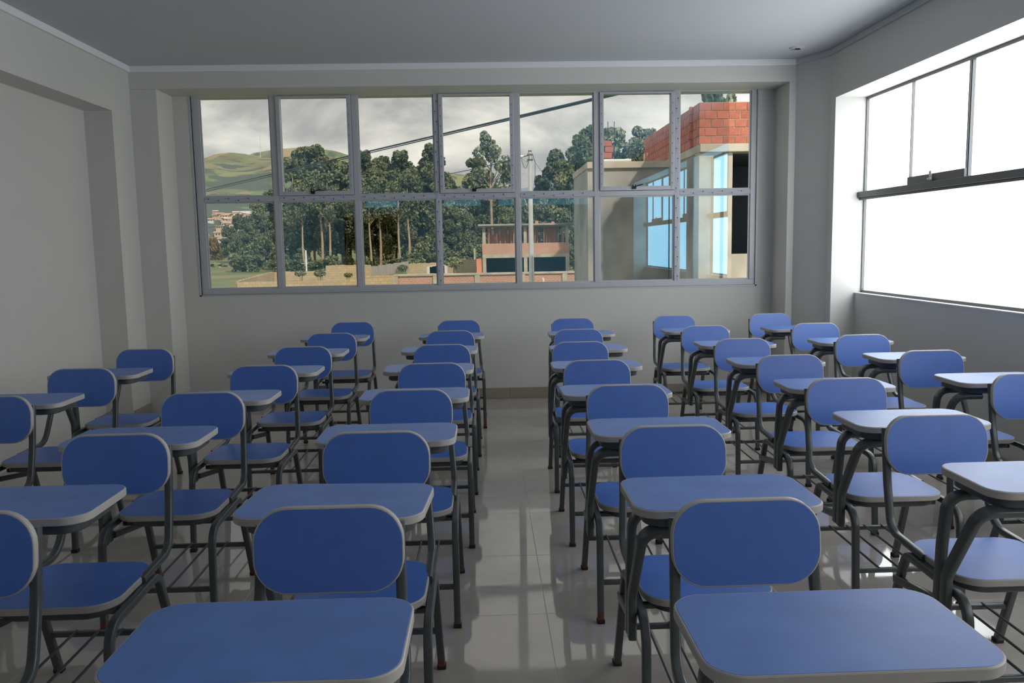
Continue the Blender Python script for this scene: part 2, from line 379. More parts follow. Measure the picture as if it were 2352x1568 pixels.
# right wall: beam over the windows, parapet, pier between the two window bands
NZ, NY0, NY1 = 2.535, -.66, 6.70
S('wall_right', B(((XR, YB-.2, NZ), (3.5, 6.70, ZC)), ((XR, 3.45, -.02), (3.5, 3.83, NZ)), ((XR, YB-.2, -.02), (3.5, NY0, NZ)),
  ((3.05, NY0, -.02), (3.11, 3.45, .957)), ((3.05, 3.83, -.02), (3.11, NY1, .957))), 'wall_paint')
# left wall with its recess
S('wall_left', B(((XL, 0, 2.515), (XLR-.2, 6.77, ZC)), ((XL, 6.77, -.02), (XLR-.2, Y1+.01, ZC)), ((XL, 2.3, -.02), (XLR-.2, 2.75, 2.515)), ((XLR, YB-.2, -.02), (XLR-.2, 6.78, 2.6)), ((XL, YB-.2, -.02), (XLR-.01, 0, ZC)), bev=0), 'wall_paint')
# wall behind the camera, with doorway and clerestory
bm = B(((XLR, YB-.15, 2.40), (3.4, YB, ZC)), ((XLR, YB-.15, -.02), (-2.85, YB, 2.40)), ((-1.67, YB-.15, -.02), (3.4, YB, 2.20)), ((-2.85, YB-.15, 2.12), (-1.67, YB, 2.20)))
for a, b in ((-1.67, -.79), (-.05, .3), (2.13, 3.4), (-2.85, -2.34)): box(bm, (a, YB-.15, 2.20), (b, YB, 2.40))
S('wall_front', bm, 'wall_paint')
w3 = tag(empty('window_3', (0, YB, 2.20)), kind='structure')
for a, b, z0 in ((-2.34, -1.67, 2.20), (-.79, -.05, 2.20), (.3, 2.13, 2.20)):
    obj('pane', B(((a, -.08, 0), (b, -.07, .2))), 'clerestory_glass', w3)
d1 = tag(empty('door_1', (-2.26, YB, 0)), kind='structure')
obj('corridor', B(((-.59, -2.2, 0), (.59, -2.1, 2.6)), ((-.65, -2.1, 0), (-.59, -.15, 2.6)), ((.59, -2.1, 0), (.65, -.15, 2.6)), ((-.65, -2.2, 2.6), (.65, -.15, 2.7)), ((-.65, -2.2, -.1), (.65, -.15, 0))), 'dark_void', d1)
obj('jamb', B(((-.59, -.15, 0), (-.55, .01, 2.1)), ((.55, -.15, 0), (.59, .01, 2.1)), ((-.59, -.15, 2.06), (.59, .01, 2.1))), 'white_paint', d1)

# cornice
S('trim_3', B(((-2.90, Y1-.02, 2.878), (2.68, Y1, ZC)), bev=.006), 'cornice_paint')
S('trim_4', B(((XL, YB, 2.878), (XL+.02, Y1, ZC)), bev=.006), 'cornice_paint')
S('trim_5', B(((XR-.02, YB, 2.885), (XR, 6.79, ZC)), bev=.006), 'ceiling_paint')
bm = bmesh.new(); sweep(bm, [(2.68, Y1-.01, 2.907), (2.843, 6.785, 2.907)], section(.02, .046, .004), (.9, .43, 0)); S('trim_6', bm, 'ceiling_paint')

# baseboards of cut tile, each piece a part
def baseboard(name, a, b, nrm, h=.10, start=None):
    a, b = Vector(a), Vector(b); L = (b-a).length; t = (b-a).normalized(); nv = Vector(nrm)
    root = tag(empty(name, a), kind='structure')
    s = 0; cuts = [0]; q = start if start is not None else .6
    while q < L: 
        cuts.append(q); q += .6
    cuts.append(L)
    for s, e in zip(cuts, cuts[1:]):
        if e-s < .01: continue
        p0 = t*(s+.001); p1 = t*(e-.001)+nv*.009
        bm = B(((min(p0.x, p1.x), min(p0.y, p1.y), .001), (max(p0.x, p1.x), max(p0.y, p1.y), h)), bev=.0015)
        obj('baseboard_tile', bm, 'baseboard_tile', root)
baseboard('baseboard_back', (-2.69, Y2, 0), (2.63, Y2, 0), (0, -1, 0), start=(.21+2.69) % .6)
baseboard('baseboard_left', (XL, 6.78, 0), (XL, Y1, 0), (1, 0, 0), h=.1)
baseboard('baseboard_right', (3.05, 3.85, 0), (3.05, 6.69, 0), (-1, 0, 0), start=.4)

# ---------------------------------------------------------------- window 1: aluminium strip window towards the hills
w1 = tag(empty('window_1', (0, Y2, 0)), kind='structure')
FY0, FY1 = .015, .075      # frame depth relative to Y2
mull = [(-1.864, -1.814), (-1.149, -1.099), (-.426, -.385), (.290, .331), (1.003, 1.050), (1.732, 1.775)]
obj('frame', B(((WX0, FY0, WZ0), (WX1, FY1, WZ0+.05)), ((WX0, FY0, ZN-.004), (WX1, FY1, ZN+.03)), ((WX0, FY0, WZ0+.05), (-2.48, FY1, ZN-.004)), ((2.425, FY0, WZ0+.05), (WX1, FY1, ZN-.004)), bev=.002), 'aluminium', w1)
obj('reveal_bead', B(((WX0-.015, -.004, WZ0-.012), (WX0, .02, ZN)), ((WX1, -.004, WZ0-.012), (WX1+.015, .02, ZN)), ((WX0-.015, -.004, WZ0-.012), (WX1+.015, .02, WZ0))), 'aluminium', w1)
for a, b in mull: obj('mullion', B(((a, FY0, WZ0+.05), (b, FY1, ZN-.004)), bev=.002), 'aluminium', w1)
edges = [-2.48] + [v for ab in mull for v in ab] + [2.425]
bays = [(edges[2*i], edges[2*i+1]) for i in range(7)]
# the photograph: rail top follows 1.87, bottom 1.83
for a, b in bays: obj('transom', B(((a+.0005, FY0, 1.828), (b-.0005, FY1, 1.872)), bev=.002), 'aluminium', w1)
FILM_END = at(1672, 450, Y2+.05).x      # the last pane is coated only up to here
def pane(a, b, z0, z1, y, parent):
    bm = B(((a, y, z0), (b, y+.006, z1)))
    if a < FILM_END < b: bmesh.ops.bisect_plane(bm, geom=bm.verts[:]+bm.edges[:]+bm.faces[:], plane_co=(FILM_END, 0, 0), plane_no=(1, 0, 0))
    for f in bm.faces:
        c = f.calc_center_median(); f.material_index = 0 if c.y < y+.001 and c.x < FILM_END else 1
    return obj('pane', bm, ['coated_glass', 'clear_glass'], parent)
for i, (a, b) in enumerate(bays):
    pane(a+.002, b-.002, WZ0+.052, 1.826, .045, w1)
    g = .012
    obj('glazing_bead', B(((a, .03, WZ0+.05), (a+g, .044, 1.828)), ((b-g, .03, WZ0+.05), (b, .044, 1.828)), ((a+g, .03, 1.828-g), (b-g, .044, 1.828)), ((a+g, .03, WZ0+.05), (b-g, .044, WZ0+.05+g))), 'aluminium', w1)
    if i in (1, 3, 5):
        sw = .036
        s = obj('sash', B(((a+.003, .0, 1.875), (a+.003+sw, .07, ZN-.006)), ((b-.003-sw, .0, 1.875), (b-.003, .07, ZN-.006)), ((a+.003+sw, .0, 1.875), (b-.003-sw, .07, 1.875+sw)), ((a+.003+sw, .0, ZN-.010-.01), (b-.003-sw, .07, ZN-.006)), bev=.003), 'aluminium', w1)
        pane(a+.003+sw, b-.003-sw, 1.875+sw, ZN-.02, .04, s)
        cx = (a+b)/2-.03
        bm = B(((cx-.018, -.016, 1.885), (cx+.018, 0, 1.912)), ((cx-.016, -.014, 1.912), (cx-.006, -.004, 1.925)), ((cx+.006, -.014, 1.912), (cx+.016, -.004, 1.925)), bev=.003)
        tube(bm, [(cx, -.018, 1.90), (cx+.03, -.026, 1.915), (cx+.075, -.028, 1.925)], .005, 8)
        obj('latch', bm, 'black_plastic', s)
    else:
        pane(a+.002, b-.002, 1.874, ZN-.006, .045, w1)
        obj('glazing_bead', B(((a, .03, 1.872), (a+g, .044, ZN)), ((b-g, .03, 1.872), (b, .044, ZN)), ((a+g, .03, 1.872), (b-g, .044, 1.872+g))), 'aluminium', w1)
# protective film strips still on the bars, with printed blue marks
def film(x0, x1, z0, z1, y=FY0):
    horiz = (x1-x0) > (z1-z0)
    f = obj('protective_film', B(((x0, y-.0012, z0), (x1, y-.0002, z1))), 'film', w1)
    bm = bmesh.new(); k = 0; L = (x1-x0) if horiz else (z1-z0); wid = (z1-z0) if horiz else (x1-x0)
    s = .03
    while s < L-.05:
        lane = .68 if (k % 2 == 0) else .26
        if wid < .03: lane = .5
        def put(u0, u1, v0, v1):
            if horiz: box(bm, (x0+u0, y-.0018, z0+v0), (x0+u1, y-.0011, z0+v1))
            else: box(bm, (x0+v0, y-.0018, z0+u0), (x0+v1, y-.0011, z0+u1))
        c = wid*lane; q = min(.006, wid*.16)
        put(s, s+.011, c-q, c+q)                         # square mark
        put(s-.032, s-.006, c-q*.12, c+q*.22)              # word beside it
        s += .088; k += 1
    obj('film_print', bm, 'film_print', f)
for i in (0, 1, 2, 3, 4, 6): film(bays[i][0]+.004, bays[i][1]-.004, 1.832, 1.868)
film(mull[2][0]+.004, mull[2][1]-.004, 1.06, ZN-.01)
film(mull[5][0]+.004, mull[5][1]-.004, 1.06, ZN-.01)
film(bays[3][0]+.008, bays[3][0]+.032, 1.90, ZN-.03, 0)
film(bays[3][1]-.036, bays[3][1]-.014, 1.90, ZN-.03, 0)
film(bays[5][1]-.036, bays[5][1]-.014, 1.90, ZN-.03, 0)
film(bays[1][1]-.034, bays[1][1]-.016, 1.92, ZN-.03, 0)
film(bays[5][0]+.008, bays[5][0]+.026, 1.90, ZN-.03, 0)

# ---------------------------------------------------------------- window 2: frosted strip windows in the right wall
w2 = tag(empty('window_2', (3.10, 0, 0)), kind='structure')
def frost_band(y0, y1, cuts, sashes, lower, fg='frosted_glass'):
    al = 'dark_aluminium'
    obj('frame', B(((0, y0, .957), (.06, y1, .985)), ((0, y0, 2.512), (.06, y1, 2.535)), ((.0, y0, .985), (.06, y0+.018, 2.512)), ((.0, y1-.012, .985), (.06, y1, 2.512))), al, w2)
    obj('rail', B(((-.05, y0+.001, 1.735), (.05, y1-.001, 1.782)), ((-.035, y0+.001, 1.715), (.05, y1-.001, 1.733)), bev=.002), al, w2)
    zs = 1.783
    ee = [y0+.018] + list(cuts) + [y1-.012]
    for k, (a, b) in enumerate(zip(ee, ee[1:])):
        if (k in sashes):
            s = obj('sash', B(((-.02, a+.002, zs+.001), (.03, b-.002, zs+.056)), ((-.008, a+.002, zs+.056), (.03, a+.014, 2.511)), ((-.008, b-.010, zs+.056), (.03, b-.002, 2.511))), al, w2)
            obj('pane', B(((.012, a+.014, zs+.056), (.018, b-.010, 2.511))), fg, s)
            c = (a+b)/2+.03
            obj('latch', B(((-.034, c-.012, zs+.006), (-.02, c+.012, zs+.075)), ((-.05, c-.03, zs+.012), (-.034, c+.01, zs+.026)), bev=.003), 'aluminium', s)
        else:
            obj('pane', B(((.022, a, zs), (.028, b, 2.511))), fg, w2)
        if k: obj('mullion', B(((.0, ee[k]-.006, zs), (.06, ee[k]+.002, 2.511))), al, w2)
    ll = [y0+.018] + list(lower) + [y1-.012]
    for k, (a, b) in enumerate(zip(ll, ll[1:])):
        obj('pane', B(((.022, a+.001, .986), (.028, b-.001, 1.714))), fg, w2)
        if k: obj('mullion', B(((.0, a-.008, .986), (.06, a+.008, 1.714))), al, w2)
frost_band(3.83, 6.70, (4.55, 5.25, 5.97), (2,), ())
frost_band(-.66, 3.45, (-.09, .68, 1.2, 2.27, 3.03), (1, 4), (1.2,), 'frosted_glass_shady')
S('trim_7', B(((3.045, 3.83, .957), (3.10, 6.70, .965)), ((3.045, -.66, .957), (3.10, 3.45, .965))), 'white_paint')

# small round fitting on the ceiling near the far right corner
o = empty('ceiling_fitting', (2.533, 6.719, ZC)); tag(o, 'small round white ceiling fitting with dark slots near the right corner', 'ceiling fitting')
bm = bmesh.new(); bmesh.ops.create_cone(bm, cap_ends=True, segments=28, radius1=.055, radius2=.062, depth=.012, matrix=Matrix.Translation((0, 0, -.006)))
obj('cover', bm, 'ceiling_paint', o, .6)
obj('slot', B(((-.045, .004, -.0135), (.035, .020, -.0119))), 'black_plastic', o)
obj('slot', B(((-.022, -.030, -.022), (.012, -.010, -.0119)), bev=.003), 'black_plastic', o)

# ================================================================== THE CHAIRS
# local frame: x = picture right, -y = towards the camera (the seats face it), origin on the floor under the backrest
SEC = section(.0245, .0245, .0045)
def build_chair():
    root = empty('tablet_arm_chair')
    for s in (-1, 1):
        bm = bmesh.new()
        sweep(bm, fillet([(s*.203, -.590, .012), (s*.201, -.560, .372), (s*.196, -.205, .380), (s*.203, -.080, .012)], (.075, .055), 8), SEC, (1, 0, 0))
        fr = obj('leg_frame', bm, 'grey_steel', root, .6)
        for y in (-.591, -.078):
            obj('rubber_foot', B(((s*.203-.0145, y-.0145, 0), (s*.203+.0145, y+.0145, .016)), bev=.003), 'rubber', fr)
        bm = bmesh.new()
        sweep(bm, fillet([(s*.165, .030, .742), (s*.169, -.004, .560), (s*.182, -.068, .408), (s*.186, -.300, .4000)], (.30, .085), 8), section(.0245, .022, .006), (1, 0, 0))
        obj('back_post', bm, 'grey_steel', root, .6)
    # seat board
    P = rrect(-.184, .184, -.503, -.168, .080)
    bm = bmesh.new(); slab(bm, P, .3915, .4115, bev=.0008); st = obj('seat', bm, 'seat_laminate', root, .5)
    bm = bmesh.new(); band(bm, P, .004, .390, .411); obj('edge_band', bm, 'edge_band', st, .7)
    bm = bmesh.new(); Q = rrect(-.165, .165, -.482, -.19, .075); slab(bm, Q, .362, .3905, bev=.003); obj('seat_apron', bm, 'grey_steel', root, .5)
    # backrest board, leaning back a little
    ct, sn = math.cos(.12), math.sin(.12)
    def lean(p):   # board plane: u = x, v = up
        return Vector((p.x, -.008+(p.y-.575)*sn-p.z*ct, .575+(p.y-.575)*ct))
    P = rrect(-.1745, .1745, .590, .787, .078)
    bm = bmesh.new(); slab(bm, P, -.004, .0155, lean, .0008); bk = obj('backrest', bm, 'blue_laminate', root, .5)
    bm = bmesh.new(); band(bm, P, .004, -.005, .0152, lean); obj('edge_band', bm, 'edge_band', bk, .7)
    # tablet with the board, apron below
    tb_loc = (0, -.51, 0)
    P = rrect(-.246, .246, -.151, .151, .060)
    bm = bmesh.new(); slab(bm, P, .7005, .7215, bev=.0008); tb = obj('tablet', bm, 'tablet_laminate', root, .5, tb_loc)
    bm = bmesh.new(); band(bm, P, .004, .699, .7210); obj('edge_band', bm, 'edge_band', tb, .7)
    bm = bmesh.new(); slab(bm, rrect(-.222, .222, -.128, .128, .055), .668, .6985, bev=.003); obj('tablet_apron', bm, 'grey_steel', tb, .5)
    # two supports rising outside the seat on the picture's left
    sec2 = section(.023, .036, .006)
    bm = bmesh.new(); sweep(bm, fillet([(-.2265, -.452, .300), (-.2265, -.458, .50), (-.222, -.470, .657), (-.10, -.470, .657)], (.3, .055), 8), sec2, (1, 0, 0)); obj('tablet_support', bm, 'grey_steel', root, .6)
    bm = bmesh.new(); sweep(bm, fillet([(-.2265, -.489, .298), (-.2265, -.490, .425), (-.220, -.622, .657), (-.10, -.622, .657)], (.05, .055), 8), sec2, (1, 0, 0)); obj('tablet_support', bm, 'grey_steel', root, .6)
    bm = bmesh.new(); sweep(bm, [(-.205, -.155, .275), (-.214, -.440, .320)], section(.018, .026, .004), (1, 0, 0)); obj('side_stretcher', bm, 'grey_steel', root, .6)
    # under-seat book rack
    bm = bmesh.new(); sweep(bm, [(-.2, -.128, .155), (.2, -.128, .155)], section(.018, .018, .004), (0, 1, 0)); obj('rack_bar', bm, 'grey_steel', root, .6)
    bm = bmesh.new(); sweep(bm, [(-.192, -.577, .150), (.192, -.577, .150)], section(.018, .018, .004), (0, 1, 0)); obj('rack_bar', bm, 'grey_steel', root, .6)
    bm = bmesh.new(); sweep(bm, [(-.19, -.40, .352), (.19, -.40, .352)], section(.018, .018, .004), (0, 1, 0)); obj('cross_bar', bm, 'grey_steel', root, .6)
    for x in (-.1125, -.0375, .0375, .1125):
        bm = bmesh.new(); tube(bm, [(x, -.122, .163), (x, -.582, .158)], .0045, 8); obj('rack_rod', bm, 'grey_steel', root, .6)
    return root
def copy_tree(o, parent=None):
    c = o.copy(); COL.objects.link(c); c.parent = parent
    for ch in o.children: copy_tree(ch, c)
    return c

TDX = {(3, 1): -.01, (3, 2): -.036, (3, 3): -.036, (3, 4): -.045, (3, 5): -.044, (3, 6): -.046, (3, 7): -.04, (4, 1): -.02, (4, 2): .004, (4, 3): .021, (4, 4): .009, (4, 5): .03, (4, 6): 0, (4, 7): .01, (2, 1): -.04, (2, 2): -.042, (2, 3): -.054, (2, 4): -.055, (2, 5): -.036, (2, 6): -.055, (2, 7): -.05, (5, 1): .044, (5, 2): .017, (5, 3): .016, (5, 4): .023, (5, 5): .06, (5, 6): .04, (6, 2): .042, (6, 3): .06, (6, 4): .03, (6, 5): .03, (1, 1): -.04, (1, 2): -.04, (1, 3): -.04}
# X, Y of each chair's backrest on the floor plan; tablet turn (degrees) and shift
COLS = {
 1: [(-2.150, 3.57, 0), (-2.155, 4.394, 0), (-2.161, 5.23, 0)],
 2: [(-1.262, 1.93, 0), (-1.256, 2.751, 0), (-1.233, 3.546, 0), (-1.184, 4.355, 0), (-1.154, 5.17, 0), (-1.122, 5.98, 0), (-1.110, 6.86, 0)],
 3: [(-.384, 1.899, 0), (-.374, 2.691, 3.5), (-.330, 3.498, 0), (-.291, 4.30, 0), (-.278, 5.13, 0), (-.262, 5.98, 0), (-.225, 6.84, 0)],
 4: [(.606, 1.868, 0), (.617, 2.674, 0), (.607, 3.495, 0), (.582, 4.285, 0), (.590, 5.12, 0), (.668, 5.90, 0), (.722, 6.80, 0)],
 5: [(1.551, 2.741, 0), (1.586, 3.531, 0), (1.628, 4.317, 0), (1.619, 5.11, 0), (1.612, 5.96, 0), (1.590, 6.86, 0)],
 6: [(2.430, 3.55, 0), (2.428, 4.370, 0), (2.423, 5.18, 0), (2.440, 5.98, 0), (2.410, 6.87, 0)],
}
WHERE = {1: 'the column along the left wall', 2: 'the second column from the left', 3: 'the column just left of the aisle',
         4: 'the column just right of the aisle', 5: 'the second column from the right', 6: 'the column beside the frosted windows'}
ORD = ['nearest', 'second', 'third', 'fourth', 'fifth', 'sixth', 'seventh']
proto = build_chair(); used = False
for c, L in COLS.items():
    for i, (X, Y, tw) in enumerate(L):
        o = copy_tree(proto) if used else proto; used = True
        o.location = (X, Y, 0); o.rotation_euler = (0, 0, random.uniform(-.006, .006))
        last = i == len(L)-1
        tag(o, 'blue tablet-arm chair, %s, in %s' % ('farthest one' if last else 'nearest the camera' if i == 0 else ORD[i]+' from the camera', WHERE[c]),
            'chair', 'blue tablet-arm school chairs in rows')
        for ch in o.children:
            if ch.name.split('.')[0] == 'tablet': ch.rotation_euler = (0, 0, math.radians(-tw)); ch.location.x = TDX.get((c, i+1), 0)
# ================================================================== OUTDOORS
def GZ(Y): # height of the sloping ground
    K = [(8, -3.6), (20, -3.4), (55, -2.6), (75, -1.9), (112, -1.0), (160, .2), (320, 2), (900, 6)]
    for (a, za), (b, zb) in zip(K, K[1:]):
        if Y <= b: return za+(zb-za)*(Y-a)/(b-a)
    return K[-1][1]
bm = bmesh.new(); rows = []
for Y in (8, 20, 35, 55, 75, 95, 112, 135, 160, 220, 320, 600, 900):
    rows.append([bm.verts.new((X*(1+Y/120), Y, GZ(Y))) for X in range(-120, 121, 12)])
for A, C in zip(rows, rows[1:]):
    for k in range(len(A)-1): bm.faces.new((A[k], A[k+1], C[k+1], C[k]))
S('ground', bm, 'meadow')

def hill(name, pts, Y, Yn, m, rough=6, zb=0):
    """ridge line given by sightings; slope falls towards the viewer from Y to Yn"""
    bm = bmesh.new(); rows = []; N = 110; R = [at(x, y, Y) for x, y in pts]; K = 16
    for r in range(K+1):
        q = r/K; row = []
        for i in range(N+1):
            X = R[0].x+(R[-1].x-R[0].x)*i/N
            for a, b in zip(R, R[1:]):
                if X <= b.x+1e-6:
                    t = (X-a.x)/(b.x-a.x); t = t*t*(3-2*t)*.5+t*.5; z = a.z+(b.z-a.z)*t; break
            YY = Y+(Yn-Y)*q; zz = zb+(z-zb)*(1-q)**1.15
            nn = noise.noise(Vector((X/90, YY/110, 3.1)))*rough + noise.noise(Vector((X/30, YY/40, 1)))*rough*.4
            row.append(bm.verts.new((X*(1+(YY-Y)/Y*.25), YY, zz+nn*(.35 if r == 0 else 1))))
        rows.append(row)
    for A, C in zip(rows, rows[1:]):
        for k in range(N): bm.faces.new((A[k], A[k+1], C[k+1], C[k]))
    return S(name, bm, m, smooth=2)
hill('hill', [(330, 420), (400, 385), (460, 366), (500, 352), (530, 349), (560, 352), (600, 362), (640, 362), (690, 352), (740, 356), (800, 372), (870, 390), (960, 410), (1060, 432), (1110, 440), (1160, 470), (1300, 520), (1600, 560)], 1150, 420, 'hazy_hill_fields')
hill('hill.001', [(520, 400), (580, 352), (640, 344), (700, 339), (760, 346), (830, 362), (900, 378), (980, 385), (1060, 400), (1120, 425), (1300, 520)], 1700, 1250, 'hazy_hill_fields')
hill('hill.002', [(1000, 470), (1150, 440), (1230, 428), (1270, 424), (1320, 440), (1500, 470)], 2600, 2300, 'far_hazy_hill')
# small valley-side slope at the left, with houses
hill('hill.003', [(300, 440), (400, 448), (460, 462), (520, 470), (580, 486), (640, 500), (720, 540), (800, 570)], 420, 300, 'hazy_hill_fields', 2, 0)

def hill_house(X, Y, z, w, d, h, c, rc):
    o = empty('hillside_house', (X, Y, z))
    bm = B(((-w/2, -d/2, -2), (w/2, d/2, h))); obj('wall', bm, c, o)
    bm = bmesh.new(); v = [bm.verts.new(p) for p in ((-w/2-.4, -d/2-.4, h), (w/2+.4, -d/2-.4, h), (w/2+.4, d/2+.4, h), (-w/2-.4, d/2+.4, h), (-w/2-.4, 0, h+w*.22), (w/2+.4, 0, h+w*.22))]
    for q in ((0, 1, 5, 4), (3, 4, 5, 2), (0, 4, 3), (1, 2, 5), (0, 3, 2, 1)): bm.faces.new([v[k] for k in q])
    obj('roof', bm, rc, o)
    bm = B(((-w*.3, -d/2-.06, h*.35), (-w*.1, -d/2, h*.7)), ((w*.12, -d/2-.06, h*.35), (w*.32, -d/2, h*.7))); obj('window', bm, 'dark_room', o)
    return o
mat('roof_tin', (.62, .60, .60), .6); mat('roof_clay', (.50, .32, .24), .8); mat('adobe', (.55, .44, .34), .9)
rh = random.Random(4)
for i in range(46):
    px = rh.uniform(466, 590); t = rh.random(); py = 474+(px-462)*.22+t*rh.uniform(0, 85)
    if px > 540: py = rh.uniform(484, 500) if px < 575 else 496
    Y = 414-(py-462)*.95
    P = at(px, py, max(Y, 318)); 
    h = hill_house(P.x, P.y, P.z-1.2, rh.uniform(1.6, 3.2), rh.uniform(1.6, 2.4), rh.uniform(.9, 1.5), rh.choice(['adobe', 'roof_tin', 'adobe', 'roof_tin']), rh.choice(['roof_tin', 'roof_clay', 'roof_clay']))
    tag(h, 'tiny pitched-roof house among those scattered on the far left hillside', 'house', 'houses scattered on the far hillside')

# radio mast on the hill
P = at(597, 348, 1150); T = at(597, 296, 1150)
bm = bmesh.new(); tube(bm, [P-Vector((0, 0, 12)), T], .35, 6); tube(bm, [P+(T-P)*.2-Vector((3, 0, 0)), P+(T-P)*.2+Vector((3, 0, 0))], .2, 5)
tag(obj('radio_mast', bm, 'galvanised'), 'thin radio mast on top of the far left hill', 'mast')

# ---------------------------------------------------------------- trees
def leaves(bm, c, rx, rz, n, s, R):
    for _ in range(n):
        while True:
            v = Vector((R.uniform(-1, 1), R.uniform(-1, 1), R.uniform(-1, 1)))
            if .25 < v.length < 1: break
        v = v.normalized()*v.length**.5
        p = c+Vector((v.x*rx, v.y*rx, v.z*rz))
        a = Vector((R.uniform(-1, 1), R.uniform(-1, 1), R.uniform(-1.6, .2))).normalized(); b = a.cross(Vector((R.uniform(-1, 1), R.uniform(-1, 1), R.uniform(-1, 1)))).normalized()
        l = s*R.uniform(.7, 1.4); w = l*.42
        bm.faces.new([bm.verts.new(p+q) for q in (-a*l*.5, b*w, a*l*.6, -b*w)])
def tree_template(seed, H, kind, m):
    """one eucalyptus: trunk mesh, crown mesh. kinds: full, slim, tuft, bush"""
    R = random.Random(seed); bt = bmesh.new(); bl = bmesh.new()
    lean = R.uniform(-.04, .04)
    path = [Vector((lean*z+.12*math.sin(z*.5+seed), .1*math.cos(z*.4), z)) for z in [H*k/7 for k in range(8)]]
    r = H*.015
    n = len(path); sec = 7; rings = []
    for k, p in enumerate(path):
        rr = r*(1-.8*k/(n-1)); rings.append([bt.verts.new(p+Vector((rr*math.cos(2*PI*j/sec), rr*math.sin(2*PI*j/sec), 0))) for j in range(sec)])
    for A, C in zip(rings, rings[1:]):
        for j in range(sec): bt.faces.new((A[j], A[(j+1) % sec], C[(j+1) % sec], C[j]))
    def onp(z): 
        q = min(max(z/H*7, 0), 6.999); i = int(q); return path[i].lerp(path[i+1], q-i)
    if kind == 'full': lo, nc, rc, nl, ls = .22, 36, .11, 210, .42
    elif kind == 'slim': lo, nc, rc, nl, ls = .38, 28, .082, 190, .38
    elif kind == 'tuft': lo, nc, rc, nl, ls = .62, 15, .080, 180, .36
    else: lo, nc, rc, nl, ls = .08, 22, .22, 200, .36
    for _ in range(nc):
        q = R.random()**.8; z = H*(lo+(1.0-lo)*q)
        ww = H*(.15 if kind != 'bush' else .38)*(1-.75*abs((q-.35))**1.1)*(.8 if kind == 'slim' else 1)
        a = R.uniform(0, 2*PI); d = ww*math.sqrt(R.random())
        c = onp(z)+Vector((d*math.cos(a), d*math.sin(a), R.uniform(-.3, .3)))
        rad = H*rc*R.uniform(.55, 1)*(1.1-.55*q)
        leaves(bl, c, rad, rad*R.uniform(.8, 1.2), int(nl*R.uniform(.7, 1.2)), ls, R)
        if kind != 'bush' and R.random() < .7: tube(bt, [onp(max(z-d*1.1, H*.15)), c], r*.25, 4)
    mt = bpy.data.meshes.new('trunk'); bt.to_mesh(mt); bt.free(); mt.materials.append(M['bark'])
    ml = bpy.data.meshes.new('foliage'); bl.to_mesh(ml); bl.free(); ml.materials.append(M[m])
    return mt, ml, H
TT = {'fa': tree_template(1, 16, 'full', 'leaf_dark'), 'fb': tree_template(2, 16, 'full', 'leaf_mid'), 'fc': tree_template(3, 16, 'full', 'leaf_dark'),
      'sa': tree_template(4, 17, 'slim', 'leaf_mid'), 'sb': tree_template(5, 17, 'slim', 'leaf_dark'), 'ta': tree_template(6, 17, 'tuft', 'leaf_grey'),
      'tb': tree_template(12, 17, 'tuft', 'leaf_dark'), 'ga': tree_template(7, 15, 'full', 'leaf_grey'), 'gb': tree_template(8, 15, 'slim', 'leaf_grey'), 'ba': tree_template(9, 5, 'bush', 'leaf_mid'), 'bb': tree_template(10, 5, 'bush', 'leaf_dark'), 'br': tree_template(11, 5, 'bush', 'leaf_rust')}
def bay(px):
    for x, w in ((640, 'first'), (820, 'second'), (1007, 'third'), (1190, 'fourth'), (1372, 'fifth'), (1555, 'sixth')):
        if px < x: return w
    return 'last'
def tree(k, px, ytop, Y, label, group, name='eucalyptus_tree', wide=1.0, cat='tree'):
    if group == G1: label = label.replace('@', bay(px))
    mt, ml, H = TT[k]; P = at(px, ytop, Y); g = GZ(Y)-.3; s = (P.z-g)/H
    o = empty(name, (P.x, Y, g)); o.scale = (s*wide, s*wide, s); o.rotation_euler = (0, 0, (px*.37) % 6.28)
    link('trunk', mt, o); link('foliage', ml, o)
    return tag(o, label, cat, group)
G1 = 'eucalyptus trees of the wood beyond the block walls'
LF = 'dark full-crowned eucalyptus in the dense wood, behind the %s window bay from left'.replace('%s', '@')
LS = 'slim eucalyptus with bare trunk in the wood, behind the @ window bay from left'
for k, px, yt, Y in [('fa', 545, 495, 128), ('fb', 590, 470, 120), ('fa', 625, 440, 124), ('sa', 668, 365, 118), ('fb', 700, 345, 122), ('fc', 716, 400, 112), ('sb', 738, 342, 120), ('fa', 762, 375, 114), ('sa', 778, 372, 121), ('sb', 797, 385, 114), ('fc', 822, 420, 112),
                     ('sb', 842, 355, 117), ('fb', 862, 395, 113), ('sa', 884, 360, 119), ('fa', 905, 400, 112), ('sb', 927, 355, 118), ('fc', 948, 398, 113), ('fb', 972, 385, 117), ('sb', 996, 340, 115), ('fa', 1010, 395, 112), ('fc', 1035, 415, 116),
                     ('ga', 1060, 455, 112), ('fb', 1085, 372, 119), ('fa', 1100, 440, 112), ('fb', 1150, 430, 114), ('sa', 1165, 372, 122), ('fc', 1190, 450, 112),
                     ('fb', 1225, 450, 112), ('sa', 1245, 405, 119), ('fa', 1275, 352, 116), ('fb', 1300, 375, 111), ('sb', 1325, 318, 114), ('fc', 1345, 345, 110), ('fa', 1365, 300, 116)]:
    tree(k, px, yt, Y, LF if k[0] in 'fg' else LS, G1)
